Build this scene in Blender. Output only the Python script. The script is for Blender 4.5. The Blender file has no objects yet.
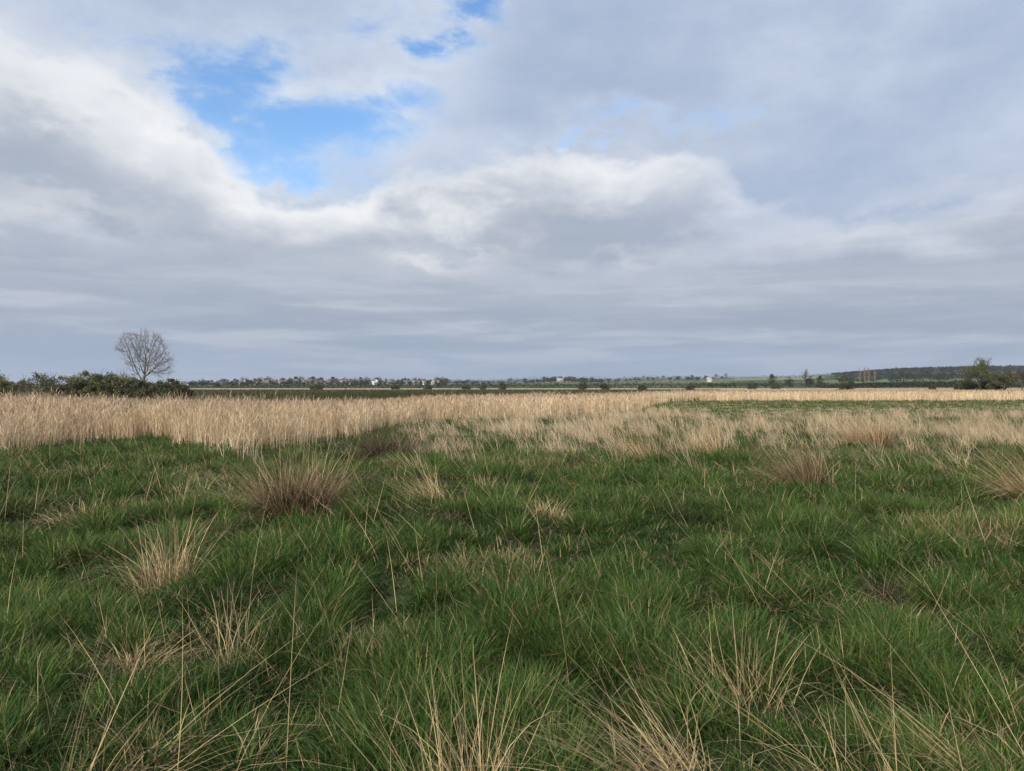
import bpy, math, random
import numpy as np
from mathutils import Vector
R = math.radians
rng = np.random.default_rng(7)
random.seed(7)
SC = bpy.context.scene
C = SC.collection

# ---------------------------------------------------------------- camera
EYE = 1.62
F = 731.0            # focal length in pixels of a 1024 px wide frame
cam = bpy.data.cameras.new('camera')
cam.sensor_width = 36
cam.lens = F / 1024 * 36
cam.clip_start = 0.05
cam.clip_end = 20000
camo = bpy.data.objects.new('camera', cam)
camo.location = (0, 0, EYE)
camo.rotation_euler = (R(90.0), 0, 0)
C.objects.link(camo)
SC.camera = camo

# ---------------------------------------------------------------- exposure
SC.view_settings.view_transform = 'Standard'
SC.view_settings.look = 'None'
SC.view_settings.exposure = 0.6
SC.view_settings.gamma = 1
SC.view_settings.use_curve_mapping = False
SC.cycles.use_denoising = True
SC.cycles.denoiser = 'OPENIMAGEDENOISE'
SC.cycles.denoising_prefilter = 'ACCURATE'
SC.cycles.max_bounces = 5
SC.cycles.diffuse_bounces = 3
SC.cycles.transmission_bounces = 3
SC.cycles.transparent_max_bounces = 4
SC.cycles.volume_bounces = 0

EXPO = 2 ** SC.view_settings.exposure
SUN_EL, SUN_AZ = R(29), R(212)       # behind the camera to the left; azimuth clockwise from +Y

# ---------------------------------------------------------------- node helper
class S:
    """a socket with arithmetic"""
    def __init__(s, nt, sock): s.nt, s.s = nt, sock
    def _m(s, op, *a, clamp=False):
        n = s.nt.nodes.new('ShaderNodeMath'); n.operation = op; n.use_clamp = clamp
        for i, v in enumerate((s,) + a):
            if isinstance(v, S): s.nt.links.new(v.s, n.inputs[i])
            else: n.inputs[i].default_value = v
        return S(s.nt, n.outputs[0])
    def __add__(s, o): return s._m('ADD', o)
    def __sub__(s, o): return s._m('SUBTRACT', o)
    def __mul__(s, o): return s._m('MULTIPLY', o)
    def __truediv__(s, o): return s._m('DIVIDE', o)
    def rsub(s, k): return (s * -1.0) + k
    def clamp(s): return s._m('ADD', 0.0, clamp=True)
    def smooth(s, a, b, x=0.0, y=1.0):
        n = s.nt.nodes.new('ShaderNodeMapRange'); n.interpolation_type = 'SMOOTHSTEP'
        s.nt.links.new(s.s, n.inputs[0])
        for i, v in zip((1, 2, 3, 4), (a, b, x, y)): n.inputs[i].default_value = v
        return S(s.nt, n.outputs[0])

def vec(nt, x, y, z):
    n = nt.nodes.new('ShaderNodeCombineXYZ')
    for i, v in enumerate((x, y, z)):
        if isinstance(v, S): nt.links.new(v.s, n.inputs[i])
        else: n.inputs[i].default_value = v
    return n.outputs[0]

def noise(nt, v, scale, detail=6, rough=0.55, dist=0.0):
    n = nt.nodes.new('ShaderNodeTexNoise')
    n.inputs['Scale'].default_value = scale; n.inputs['Detail'].default_value = detail
    n.inputs['Roughness'].default_value = rough; n.inputs['Distortion'].default_value = dist
    if v is not None: nt.links.new(v, n.inputs['Vector'])
    return S(nt, n.outputs[0])

def mixc(nt, fac, a, b):
    n = nt.nodes.new('ShaderNodeMix'); n.data_type = 'RGBA'
    nt.links.new(fac.s, n.inputs[0])
    for i, v in ((6, a), (7, b)):
        if isinstance(v, tuple): n.inputs[i].default_value = (*v, 1)
        else: nt.links.new(v, n.inputs[i])
    return n.outputs[2]

def ramp(nt, fac, stops, interp='B_SPLINE'):
    n = nt.nodes.new('ShaderNodeValToRGB'); n.color_ramp.interpolation = interp
    e = n.color_ramp.elements
    while len(e) < len(stops): e.new(0.5)
    for el, (p, c) in zip(e, stops): el.position = p; el.color = (*c, 1)
    nt.links.new(fac.s, n.inputs[0])
    return n.outputs[0]

def lin(r, g, b):
    f = lambda c: (c / 255 / 12.92) if c <= 10 else ((c / 255 + .055) / 1.055) ** 2.4
    return (f(r), f(g), f(b))

# ---------------------------------------------------------------- world: sky with banks of cloud
world = bpy.data.worlds.new('World'); SC.world = world; world.use_nodes = True
nt = world.node_tree; nt.nodes.clear()
tc = nt.nodes.new('ShaderNodeTexCoord')
sp = nt.nodes.new('ShaderNodeSeparateXYZ'); nt.links.new(tc.outputs['Generated'], sp.inputs[0])
dx, dy, dz = (S(nt, sp.outputs[i]) for i in range(3))
az = dx._m('ARCTAN2', dy)
el = dz._m('ARCSINE')
u = ((az + 0.8) / 1.6).clamp()
def ae(px, py):
    a = math.atan((px - 512) / F); return a, math.atan((386 - py) * math.cos(a) / F)
EMAX = 0.7
def curve(pts):
    n = nt.nodes.new('ShaderNodeFloatCurve'); c = n.mapping.curves[0]
    P = [((ae(x, y)[0] + .8) / 1.6, ae(x, y)[1] / EMAX) for x, y in pts]
    while len(c.points) < len(P): c.points.new(0.5, 0.5)
    for q, p in zip(c.points, P): q.location = p
    n.mapping.update(); nt.links.new(u.s, n.inputs['Value']); n.inputs[0].default_value = 1
    return S(nt, n.outputs[0]) * EMAX
def fade(pts):     # px -> weight
    n = nt.nodes.new('ShaderNodeFloatCurve'); c = n.mapping.curves[0]
    P = [((ae(x, 0)[0] + .8) / 1.6, w) for x, w in pts]
    while len(c.points) < len(P): c.points.new(0.5, 0.5)
    for q, p in zip(c.points, P): q.location = p
    n.mapping.update(); nt.links.new(u.s, n.inputs['Value']); n.inputs[0].default_value = 1
    return S(nt, n.outputs[0])
def blob(px, py, rx, ry, rot=0.0):
    a, e = ae(px, py); c, s = math.cos(rot), math.sin(rot)
    X = (wa - a); Y = (we - e)
    X2 = (X * c + Y * s) / (rx / F); Y2 = (Y * c - X * s) / (ry / F)
    return (X2 * X2 + Y2 * Y2)._m('MULTIPLY', -1.0)._m('EXPONENT')

V = vec(nt, dx, dy, dz * 1.9)
n1 = noise(nt, V, 3.2, 5, .5) - 0.5
n2 = noise(nt, V, 11, 8, .62) - 0.5
V2 = vec(nt, dx + 5.3, dy + 1.7, dz * 1.9)
n3 = noise(nt, V2, 6.5, 7, .6) - 0.5
Vs = vec(nt, dx, dy, dz * 9.0)
streak = noise(nt, Vs, 3.9, 7, .58, 0.3) - 0.5
wa = az + n3 * 0.20 + n2 * 0.16
we = el + n1 * 0.06 + n3 * 0.08 + n2 * 0.13

sky = nt.nodes.new('ShaderNodeTexSky'); sky.sky_type = 'NISHITA'; sky.sun_disc = False
sky.sun_elevation = SUN_EL; sky.sun_rotation = SUN_AZ; sky.ozone_density = 6.0; sky.dust_density = 0.3; sky.air_density = 1.2
skyg = nt.nodes.new('ShaderNodeVectorMath'); skyg.operation = 'SCALE'; skyg.inputs[3].default_value = 0.132 * EXPO
nt.links.new(sky.outputs[0], skyg.inputs[0])

K = 1 / (0.15 * EXPO)     # cloud radiance is written as seen; the Background strength is 0.15
def cl(r, g, b): return lin(r, g, b)

# high thin sheet with ragged blue gaps in it
hole = (blob(215, 85, 60, 36, .7) * .55 + blob(330, 120, 95, 52, -.1) * 1.0 + blob(400, 92, 55, 22, .15) * .55 + blob(265, 150, 50, 36, -.7) * .8
        + blob(470, 14, 52, 34, .8) * 1.05 + blob(350, 12, 70, 18, 0) * .35 + blob(120, 38, 110, 30, -.3) * .30 + blob(610, 128, 80, 13, 0) * .50 + blob(700, 115, 90, 22, .1) * .22 + blob(600, 60, 120, 40, 0) * .12)
wisp = noise(nt, vec(nt, dx + 2.1, dy, dz * 2.2), 9, 7, .62, .4) - 0.5
cut = blob(345, 82, 120, 17, .25) * .45 + blob(270, 112, 40, 14, .5) * .40     # cloud drifting across the gap
clear = (hole - cut + n2 * .55 + n3 * .45 + wisp * 1.9).smooth(.24, 1.12)
sheet = ramp(nt, (n1 * 1.0 + n3 * .9 + wisp * .3 + hole * .5 + 0.42).clamp(),
             [(0.12, cl(162, 180, 209)), (0.5, cl(182, 196, 219)), (0.88, cl(218, 228, 243))])
col = mixc(nt, clear, sheet, skyg.outputs[0])

puff = noise(nt, vec(nt, dx + 9.2, dy + 3.1, dz * 1.7), 7.5, 8, .58, .25) - 0.5
def bank(col, edge, w, thick, stops, rough=1.0, soft=.014, streaky=0.0, amount=1.0):
    e = edge + n1 * (.05 * rough) + n3 * (.09 * rough) + puff * (.12 * rough) + n2 * (.08 * rough)
    t = e - el
    a = t.smooth(0, soft) * w * amount
    k = (t / thick + puff * .62 + n2 * .16 + n1 * .5 + streak * streaky).clamp()
    return mixc(nt, a.clamp(), col, ramp(nt, k, stops))
A = curve([(-300, 10), (-150, 15), (0, 28), (110, 62), (185, 108), (240, 172), (300, 188), (370, 188), (450, 176), (540, 148), (650, 144), (715, 160), (760, 190), (850, 215), (1100, 230), (1300, 230)])
wA = fade([(-400, 1), (0, 1), (560, 1), (660, .8), (740, .45), (840, .1), (900, 0), (1300, 0)])
col = bank(col, A, wA, .20, [(0, cl(250, 251, 252)), (.16, cl(230, 233, 239)), (.38, cl(184, 191, 205)), (.62, cl(163, 175, 193)), (1, cl(174, 185, 201))], .8, .03)
A2 = curve([(-300, 190), (0, 195), (60, 205), (150, 222), (250, 240), (400, 262), (500, 262), (600, 250), (700, 232), (780, 216), (880, 202), (960, 188), (1024, 174), (1300, 150)])
wA2 = fade([(-400, .8), (0, .9), (90, .8), (170, .3), (330, .25), (500, .55), (700, .7), (850, .95), (1300, .95)])
col = bank(col, A2, wA2, .12, [(0, cl(224, 229, 238)), (.22, cl(204, 211, 223)), (.5, cl(172, 182, 198)), (1, cl(165, 176, 193))], .5, .035, 1.0)
A3 = curve([(-300, 250), (0, 268), (200, 262), (380, 246), (440, 242), (500, 262), (620, 272), (760, 268), (900, 255), (1024, 246), (1300, 240)])
wA3 = fade([(-400, .5), (200, .4), (370, .8), (440, 1), (490, .8), (560, .6), (700, .6), (900, .6), (1300, .6)])
col = bank(col, A3, wA3, .09, [(0, cl(222, 226, 233)), (.25, cl(196, 203, 215)), (.6, cl(170, 181, 197)), (1, cl(165, 177, 194))], .3, .03, 1.3)
A4 = curve([(-300, 300), (0, 305), (300, 296), (440, 288), (600, 300), (700, 292), (860, 288), (1024, 300), (1300, 300)])
wA4 = fade([(-400, .5), (0, .4), (300, .6), (450, .5), (600, .4), (700, .7), (900, .5), (1300, .5)])
col = bank(col, A4, wA4, .05, [(0, cl(206, 212, 223)), (.3, cl(184, 193, 208)), (.7, cl(165, 177, 193)), (1, cl(165, 177, 194))], .2, .02, 1.4)
lum = blob(446, 258, 50, 13, 0) + blob(60, 208, 90, 14, -.1) * .5 + blob(620, 262, 60, 8, .05) * .45 + blob(960, 190, 90, 16, .15) * .35
col = mixc(nt, (lum * (puff * 2.2 + .95)).clamp() * .85, col, cl(232, 233, 237))
rim = blob(120, 118, 150, 38, -.42) * 1.25 + blob(620, 165, 100, 24, 0) * .8 + blob(330, 205, 120, 16, 0) * .8
col = mixc(nt, (rim * (puff * 1.8 + n2 * .8 + .62)).clamp() * .80, col, cl(243, 245, 248))
# layered cloud towards the horizon
low = ramp(nt, (streak * 4.6 + n3 * .3 + .5).clamp(), [(0.08, cl(158, 171, 190)), (.5, cl(171, 182, 198)), (.92, cl(200, 206, 217))])
col = mixc(nt, el.smooth(R(13), R(5)) * .62, col, low)
col = mixc(nt, el.smooth(R(6), R(-1)) * .7, col, cl(162, 180, 206))
bg = nt.nodes.new('ShaderNodeBackground'); bg.inputs[1].default_value = 0.15
sc_ = nt.nodes.new('ShaderNodeVectorMath'); sc_.operation = 'SCALE'; sc_.inputs[3].default_value = K
nt.links.new(col, sc_.inputs[0]); nt.links.new(sc_.outputs[0], bg.inputs[0])
wo = nt.nodes.new('ShaderNodeOutputWorld'); nt.links.new(bg.outputs[0], wo.inputs[0])

# ---------------------------------------------------------------- sun through broken cloud
sl = bpy.data.lights.new('sun', 'SUN'); sl.energy = 3.4; sl.angle = R(6); sl.color = (1, .93, .82)
so = bpy.data.objects.new('sun', sl)
sd = Vector((math.sin(SUN_AZ) * math.cos(SUN_EL), math.cos(SUN_AZ) * math.cos(SUN_EL), math.sin(SUN_EL)))
so.rotation_euler = sd.to_track_quat('Z', 'Y').to_euler(); C.objects.link(so)

# ---------------------------------------------------------------- noise and ground shape
def vnoise(x, y, seed=0):
    xi = np.floor(x).astype(np.int64); yi = np.floor(y).astype(np.int64)
    fx = x - xi; fy = y - yi; fx = fx * fx * (3 - 2 * fx); fy = fy * fy * (3 - 2 * fy)
    def h(a, b):
        n = (a * 374761393 + b * 668265263 + seed * 1442695041) & 0x7fffffff
        n = ((n ^ (n >> 13)) * 1274126177) & 0x7fffffff
        return ((n ^ (n >> 16)) & 0xffff) / 65535.0
    return (h(xi, yi) * (1 - fx) + h(xi + 1, yi) * fx) * (1 - fy) + (h(xi, yi + 1) * (1 - fx) + h(xi + 1, yi + 1) * fx) * fy
def fbm(x, y, s, seed=0, o=3):
    x = np.asarray(x, float) / s; y = np.asarray(y, float) / s; t = 0; a = 1; w = 0
    for i in range(o):
        t = t + a * vnoise(x, y, seed + i * 17); w += a; a *= .5; x = x * 2.03; y = y * 2.03
    return t / w
def sstep(a, b, x): t = np.clip((x - a) / (b - a), 0, 1); return t * t * (3 - 2 * t)
def pxof(x, y): return 512 + F * np.asarray(x) / np.maximum(np.asarray(y), .5)
def tab(px, pts): return np.interp(px, [p[0] for p in pts], [p[1] for p in pts])

RIDGE = [(-600, 384), (0, 385), (190, 386), (250, 384.5), (300, 383.4), (400, 384.2), (450, 384.5), (520, 384), (560, 382.2), (600, 383.2), (650, 380.8),
         (700, 380.8), (750, 378.7), (800, 378), (830, 375.5), (860, 374), (900, 372.4), (960, 371.5), (1024, 371), (1400, 370)]
RD = 1800.0
def gz(x, y):
    x = np.asarray(x, float); y = np.asarray(y, float)
    r = np.hypot(x, y)
    near = 1 - sstep(30, 120, r)
    z = near * ((fbm(x, y, 1.1, 3, 2) - .5) * .17 + (fbm(x, y, 4.5, 9, 2) - .5) * .16)
    px = np.where(y > 1, pxof(x, np.maximum(y, 1)), np.where(x > 0, 1400, -600))
    px = np.clip(px, -600, 1400)
    hr = 1.6 + (386 - tab(px, RIDGE)) * RD / F
    z = z + hr * sstep(520, RD, y) * (1 - .5 * sstep(RD, 4000, y))
    return z
gz0 = float(gz(0, 0)); camo.location.z = EYE + gz0
def G(px, d, dz=0.0):
    x = (px - 512) / F * d
    return Vector((x, d, float(gz(x, d)) + dz))
def at(px, py):       # ground point seen at a pixel (flat near ground)
    return G(px, EYE * F / (py - 386))

# ---------------------------------------------------------------- mesh helpers
def make_mesh(name, verts, quads=None, tris=None, cols=None, mat=None, parent=None):
    me = bpy.data.meshes.new(name)
    verts = np.asarray(verts, np.float32).reshape(-1, 3)
    nq = 0 if quads is None else len(quads); ntr = 0 if tris is None else len(tris)
    loops = []
    if nq: loops.append(np.asarray(quads, np.int32).ravel())
    if ntr: loops.append(np.asarray(tris, np.int32).ravel())
    loops = np.concatenate(loops)
    starts = np.concatenate([np.arange(nq) * 4, nq * 4 + np.arange(ntr) * 3]).astype(np.int32)
    me.vertices.add(len(verts)); me.vertices.foreach_set('co', verts.ravel())
    me.loops.add(len(loops)); me.loops.foreach_set('vertex_index', loops)
    me.polygons.add(nq + ntr); me.polygons.foreach_set('loop_start', starts)
    if cols is not None:
        at_ = me.color_attributes.new('col', 'FLOAT_COLOR', 'POINT')
        c = np.ones((len(verts), 4), np.float32); c[:, :3] = cols
        at_.data.foreach_set('color', c.ravel())
    me.update(calc_edges=True)
    o = bpy.data.objects.new(name, me); C.objects.link(o)
    if mat: me.materials.append(mat)
    if parent: o.parent = parent
    return o
def tag(o, label=None, cat=None, group=None, kind=None):
    if label: o['label'] = label
    if cat: o['category'] = cat
    if group: o['group'] = group
    if kind: o['kind'] = kind
    return o
def empty(name, loc):
    o = bpy.data.objects.new(name, None); o.location = loc; C.objects.link(o); o.empty_display_size = .1; return o

class Buf:
    def __init__(s): s.v = []; s.q = []; s.t = []; s.c = []; s.n = 0
    def add(s, v, q=None, t=None, c=None):
        v = np.asarray(v, np.float32).reshape(-1, 3)
        if q is not None and len(q): s.q.append(np.asarray(q, np.int64) + s.n)
        if t is not None and len(t): s.t.append(np.asarray(t, np.int64) + s.n)
        if c is not None:
            c = np.asarray(c, np.float32)
            s.c.append(np.tile(c, (len(v), 1)) if c.ndim == 1 else c)
        s.v.append(v); s.n += len(v)
    def build(s, name, mat, parent=None, origin=(0, 0, 0)):
        v = np.concatenate(s.v) - np.asarray(origin, np.float32)
        return make_mesh(name, v, np.concatenate(s.q) if s.q else None, np.concatenate(s.t) if s.t else None,
                         np.concatenate(s.c) if s.c else None, mat, parent)

def blades(buf, P, L, W, azm, lean, bend, col, seg=3, tipcol=None, twist=None):
    """curved tapering leaves; all arguments are arrays of length N"""
    N = len(P)
    if N == 0: return
    P = np.asarray(P, float); L, W, azm, lean, bend = (np.broadcast_to(np.asarray(a, float), (N,)) for a in (L, W, azm, lean, bend))
    tw = rng.uniform(-1.2, 1.2, N) if twist is None else twist
    ca, sa = np.cos(azm), np.sin(azm)
    wd = np.stack([-np.sin(azm + tw), np.cos(azm + tw), np.zeros(N)], 1)
    nv = 2 * seg + 1
    Vt = np.empty((N, nv, 3), np.float32); p = P.copy()
    for i in range(seg + 1):
        if i < seg:
            w = W * (1 - i / seg) ** .6 * (.75 if i == 0 else 1)
            Vt[:, 2 * i] = p - wd * w[:, None] / 2; Vt[:, 2 * i + 1] = p + wd * w[:, None] / 2
            th = lean + bend * (i + .5) / seg
            st = np.stack([np.sin(th) * ca, np.sin(th) * sa, np.cos(th)], 1) * (L / seg)[:, None]
            p = p + st
        else: Vt[:, 2 * seg] = p
    base = (np.arange(N) * nv)[:, None]
    q = [base + np.array([[2 * i, 2 * i + 1, 2 * i + 3, 2 * i + 2]]) for i in range(seg - 1)]
    q = np.concatenate(q) if q else None
    t = base + np.array([[2 * seg - 2, 2 * seg - 1, 2 * seg]])
    cc = np.empty((N, nv, 3), np.float32); cc[:] = np.asarray(col, np.float32)[:, None, :]
    if tipcol is not None: cc[:, -1] = tipcol
    buf.add(Vt.reshape(-1, 3), q, t, cc.reshape(-1, 3))

def tube(buf, pts, rad, k=4, c=(.1, .1, .1)):
    pts = np.asarray(pts, float); n = len(pts)
    d = np.gradient(pts, axis=0); d /= np.linalg.norm(d, axis=1)[:, None] + 1e-9
    ref = np.where(np.abs(d[:, 2:3]) > .9, np.array([[1., 0, 0]]), np.array([[0, 0, 1.]]))
    a = np.cross(d, ref); a /= np.linalg.norm(a, axis=1)[:, None] + 1e-9
    b = np.cross(d, a)
    th = np.arange(k) * 2 * math.pi / k
    ring = (np.cos(th)[None, :, None] * a[:, None] + np.sin(th)[None, :, None] * b[:, None]) * np.asarray(rad)[:, None, None] + pts[:, None]
    q = []
    for i in range(n - 1):
        for j in range(k):
            q.append((i * k + j, i * k + (j + 1) % k, (i + 1) * k + (j + 1) % k, (i + 1) * k + j))
    buf.add(ring.reshape(-1, 3), q, None, np.asarray(c))

# ---------------------------------------------------------------- materials
def veg_mat(name, trans=.3, rough=.65, spec=.25, nscale=0, namt=.3):
    m = bpy.data.materials.new(name); m.use_nodes = True; t = m.node_tree; t.nodes.clear()
    a = t.nodes.new('ShaderNodeAttribute'); a.attribute_name = 'col'
    cs = a.outputs['Color']
    if nscale:
        g = t.nodes.new('ShaderNodeNewGeometry')
        nn = noise(t, g.outputs['Position'], nscale, 4, .6)
        f = nn.smooth(.3, .7, 1 - namt, 1 + namt)
        vm = t.nodes.new('ShaderNodeVectorMath'); vm.operation = 'SCALE'
        t.links.new(cs, vm.inputs[0]); t.links.new(f.s, vm.inputs[3]); cs = vm.outputs[0]
    p = t.nodes.new('ShaderNodeBsdfPrincipled'); p.inputs['Roughness'].default_value = rough
    p.inputs['Specular IOR Level'].default_value = spec
    t.links.new(cs, p.inputs['Base Color'])
    o = t.nodes.new('ShaderNodeOutputMaterial')
    if trans > 0:
        tr = t.nodes.new('ShaderNodeBsdfTranslucent'); t.links.new(cs, tr.inputs[0])
        mx = t.nodes.new('ShaderNodeMixShader'); mx.inputs[0].default_value = trans
        t.links.new(p.outputs[0], mx.inputs[1]); t.links.new(tr.outputs[0], mx.inputs[2]); t.links.new(mx.outputs[0], o.inputs[0])
    else: t.links.new(p.outputs[0], o.inputs[0])
    return m
M_grass = veg_mat('grass_blade', .40, .6, .12)
M_straw = veg_mat('dry_straw', .25, .75, .1)
M_leaf = veg_mat('leaf', .2, .6, .25)
M_bark = veg_mat('bark', 0, .85, .1, 3.0, .35)
M_ground = veg_mat('ground_soil_and_turf', 0, .95, .05, 1.7, .35)
M_far = veg_mat('far_foliage', .0, .9, .05)
M_wall = veg_mat('house_wall', 0, .85, .1, .6, .12)
M_roof = veg_mat('roof_tile', 0, .85, .1, 1.1, .2)

# ---------------------------------------------------------------- ground sheet
rad = np.concatenate([np.linspace(.3, 30, 200), np.geomspace(30.4, 500, 90), np.linspace(515, 2600, 110), np.geomspace(2700, 15000, 20)])
fine = np.linspace(R(-48), R(48), 330)
coarse = np.linspace(R(48), R(312), 60)[1:-1]
ang = np.concatenate([fine, coarse]); na = len(ang)
RR, AA = np.meshgrid(rad, ang, indexing='ij')
GX, GY = RR * np.sin(AA), RR * np.cos(AA)
GZ = gz(GX, GY)
def lerp(a, b, t): return a + (b - a) * t[..., None]
def ground_col(x, y):
    d = np.maximum(y, 1.0); px = pxof(x, d)
    n = fbm(x, y, 2.2, 31); nb = fbm(x, y, 30, 41); sh = (1, 1)
    soil = np.array([.032, .032, .018]); turf = np.array([.040, .055, .020])
    c = lerp(np.broadcast_to(soil, x.shape + (3,)), turf, sstep(.3, .7, n))
    straw = np.array([.42, .33, .20]); darkm = np.array([.075, .075, .040]); pale = np.array([.40, .33, .22]); green = np.array([.065, .085, .042])
    # reed bed floor
    w = sstep(24, 45, d); c = lerp(c, straw * .75, w * sstep(0, 1, w))
    # rough dark marsh beyond the reeds
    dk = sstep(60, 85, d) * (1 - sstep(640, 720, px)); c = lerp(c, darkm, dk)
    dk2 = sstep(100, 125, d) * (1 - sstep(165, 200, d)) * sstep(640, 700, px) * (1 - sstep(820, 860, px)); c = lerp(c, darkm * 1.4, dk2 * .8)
    # pale strip
    ps = sstep(225, 260, d) * (1 - sstep(400, 440, d)); c = lerp(c, pale * (.85 + .3 * nb[..., None]), ps)
    # far fields
    far = sstep(420, 460, d)
    fx = np.floor((x + .35 * d) / 230); fy = np.floor((d + .12 * x) / 210)
    h = vnoise(fx * 7.31 + .5, fy * 3.77 + .5, 77)
    fc = np.where((h > .62)[..., None], np.array([.15, .18, .09]), np.where((h > .38)[..., None], green, np.where((h > .2)[..., None], np.array([.22, .20, .12]), np.array([.07, .10, .04]))))
    c = lerp(c, fc, far)
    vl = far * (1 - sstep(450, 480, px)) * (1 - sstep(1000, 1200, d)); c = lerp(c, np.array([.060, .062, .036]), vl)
    gb = far * sstep(425, 450, px) * (1 - sstep(610, 640, px)) * sstep(560, 600, d) * (1 - sstep(1000, 1100, d)); c = lerp(c, np.array([.09, .125, .055]), gb)
    lg = far * sstep(600, 620, px) * (1 - sstep(815, 830, px)) * sstep(1150, 1200, d) * (1 - sstep(2000, 2200, d)); c = lerp(c, np.array([.21, .23, .12]), lg)
    return c
gcol = ground_col(GX, GY).reshape(-1, 3)
nr = len(rad)
i, j = np.meshgrid(np.arange(nr - 1), np.arange(na), indexing='ij'); j2 = (j + 1) % na
Q = np.stack([i * na + j, i * na + j2, (i + 1) * na + j2, (i + 1) * na + j], -1).reshape(-1, 4)[:, ::-1]
gv = np.stack([GX, GY, GZ], -1).reshape(-1, 3)
cen = len(gv); gv = np.concatenate([gv, [[0, 0, gz0]]]); gcol = np.concatenate([gcol, gcol[:1]])
T = np.stack([np.full(na, cen), (np.arange(na) + 1) % na, np.arange(na)], 1)
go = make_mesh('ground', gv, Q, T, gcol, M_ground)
go.data.polygons.foreach_set('use_smooth', np.ones(len(go.data.polygons), bool)); go['kind'] = 'structure'

# ---------------------------------------------------------------- where each vegetation grows (world plan)
def dist_of(py): return EYE * F / (np.asarray(py, float) - 386)
FRONT = [(-400, 462), (0, 457), (40, 450), (75, 443), (110, 441), (150, 442), (190, 449), (235, 457), (270, 452), (320, 446), (365, 440), (385, 430), (420, 425), (480, 421),
         (540, 420), (600, 416), (640, 411), (665, 404), (700, 402), (1024, 401.5), (1500, 401)]
def front_d(px): return dist_of(tab(px, FRONT))
def in_reed(x, y):
    px = pxof(x, y); d = y + (fbm(x, y, 2.6, 5, 2) - .5) * 5.5 + (fbm(x, y, .5, 6, 2) - .5) * 2.4
    return d > front_d(px)
MIX = [(360, 470, 471, 0), (400, 428, 445, .22), (470, 428, 448, .35), (540, 424, 458, .6), (580, 420, 468, .75), (640, 412, 462, .75), (690, 418, 458, .75), (730, 430, 450, .5),
       (790, 430, 446, .4), (850, 420, 456, .75), (900, 416, 456, .8), (950, 422, 452, .65), (1024, 420, 458, .7), (1400, 420, 458, .7)]
def mix_amt(x, y):
    px = pxof(x, y); py = 386 + EYE * F / y
    top = tab(px, [(m[0], m[1]) for m in MIX]) - 5 * sstep(690, 730, px) * sstep(.5, .7, fbm(x, y * .5, 3.5, 59, 2)); bot = tab(px, [(m[0], m[2]) for m in MIX]); a = tab(px, [(m[0], m[3]) for m in MIX])
    m = sstep(top - 4, top + 4, py) * (1 - sstep(bot - 10, bot + 3, py)) * a
    return m * (sstep(.47, .64, .5 * fbm(x, y, 1.2, 55, 2) + .5 * fbm(x, y * .6, 4.0, 56, 2)) * 1.1 + .07) + .55 * sstep(.60, .72, fbm(x, y, .9, 58, 2)) * sstep(385, 420, px) * sstep(412, 422, py) * (1 - sstep(455, 492, py))
def scatter(n, d0, d1, wid=.80, extra=1.6, power=1.0):
    """uniform over the wedge between two distances"""
    y = np.sqrt(rng.uniform(d0 * d0, d1 * d1, n)); x = rng.uniform(-1, 1, n) * (wid * y + extra)
    return x, y

GA = np.array([.052, .108, .021]); GB = np.array([.122, .196, .048]); GC = np.array([.018, .045, .012]); ST = np.array([.58, .44, .24]); BR = np.array([.20, .14, .08])
def green_cols(n, t, dry):
    r = rng.uniform(0, 1, n)
    c = lerp(np.broadcast_to(GC, (n, 3)), GA, np.clip(t * 1.6, 0, 1)); c = lerp(c, GB, np.clip(t * 1.6 - .8, 0, 1) * .9)
    c = c * rng.uniform(.75, 1.3, n)[:, None]
    c[:, 0] *= rng.uniform(.8, 1.35, n)
    k = r < dry; c[k] = (ST * rng.uniform(.35, .9, (k.sum(), 1))); return c

CLEAR = []

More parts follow.
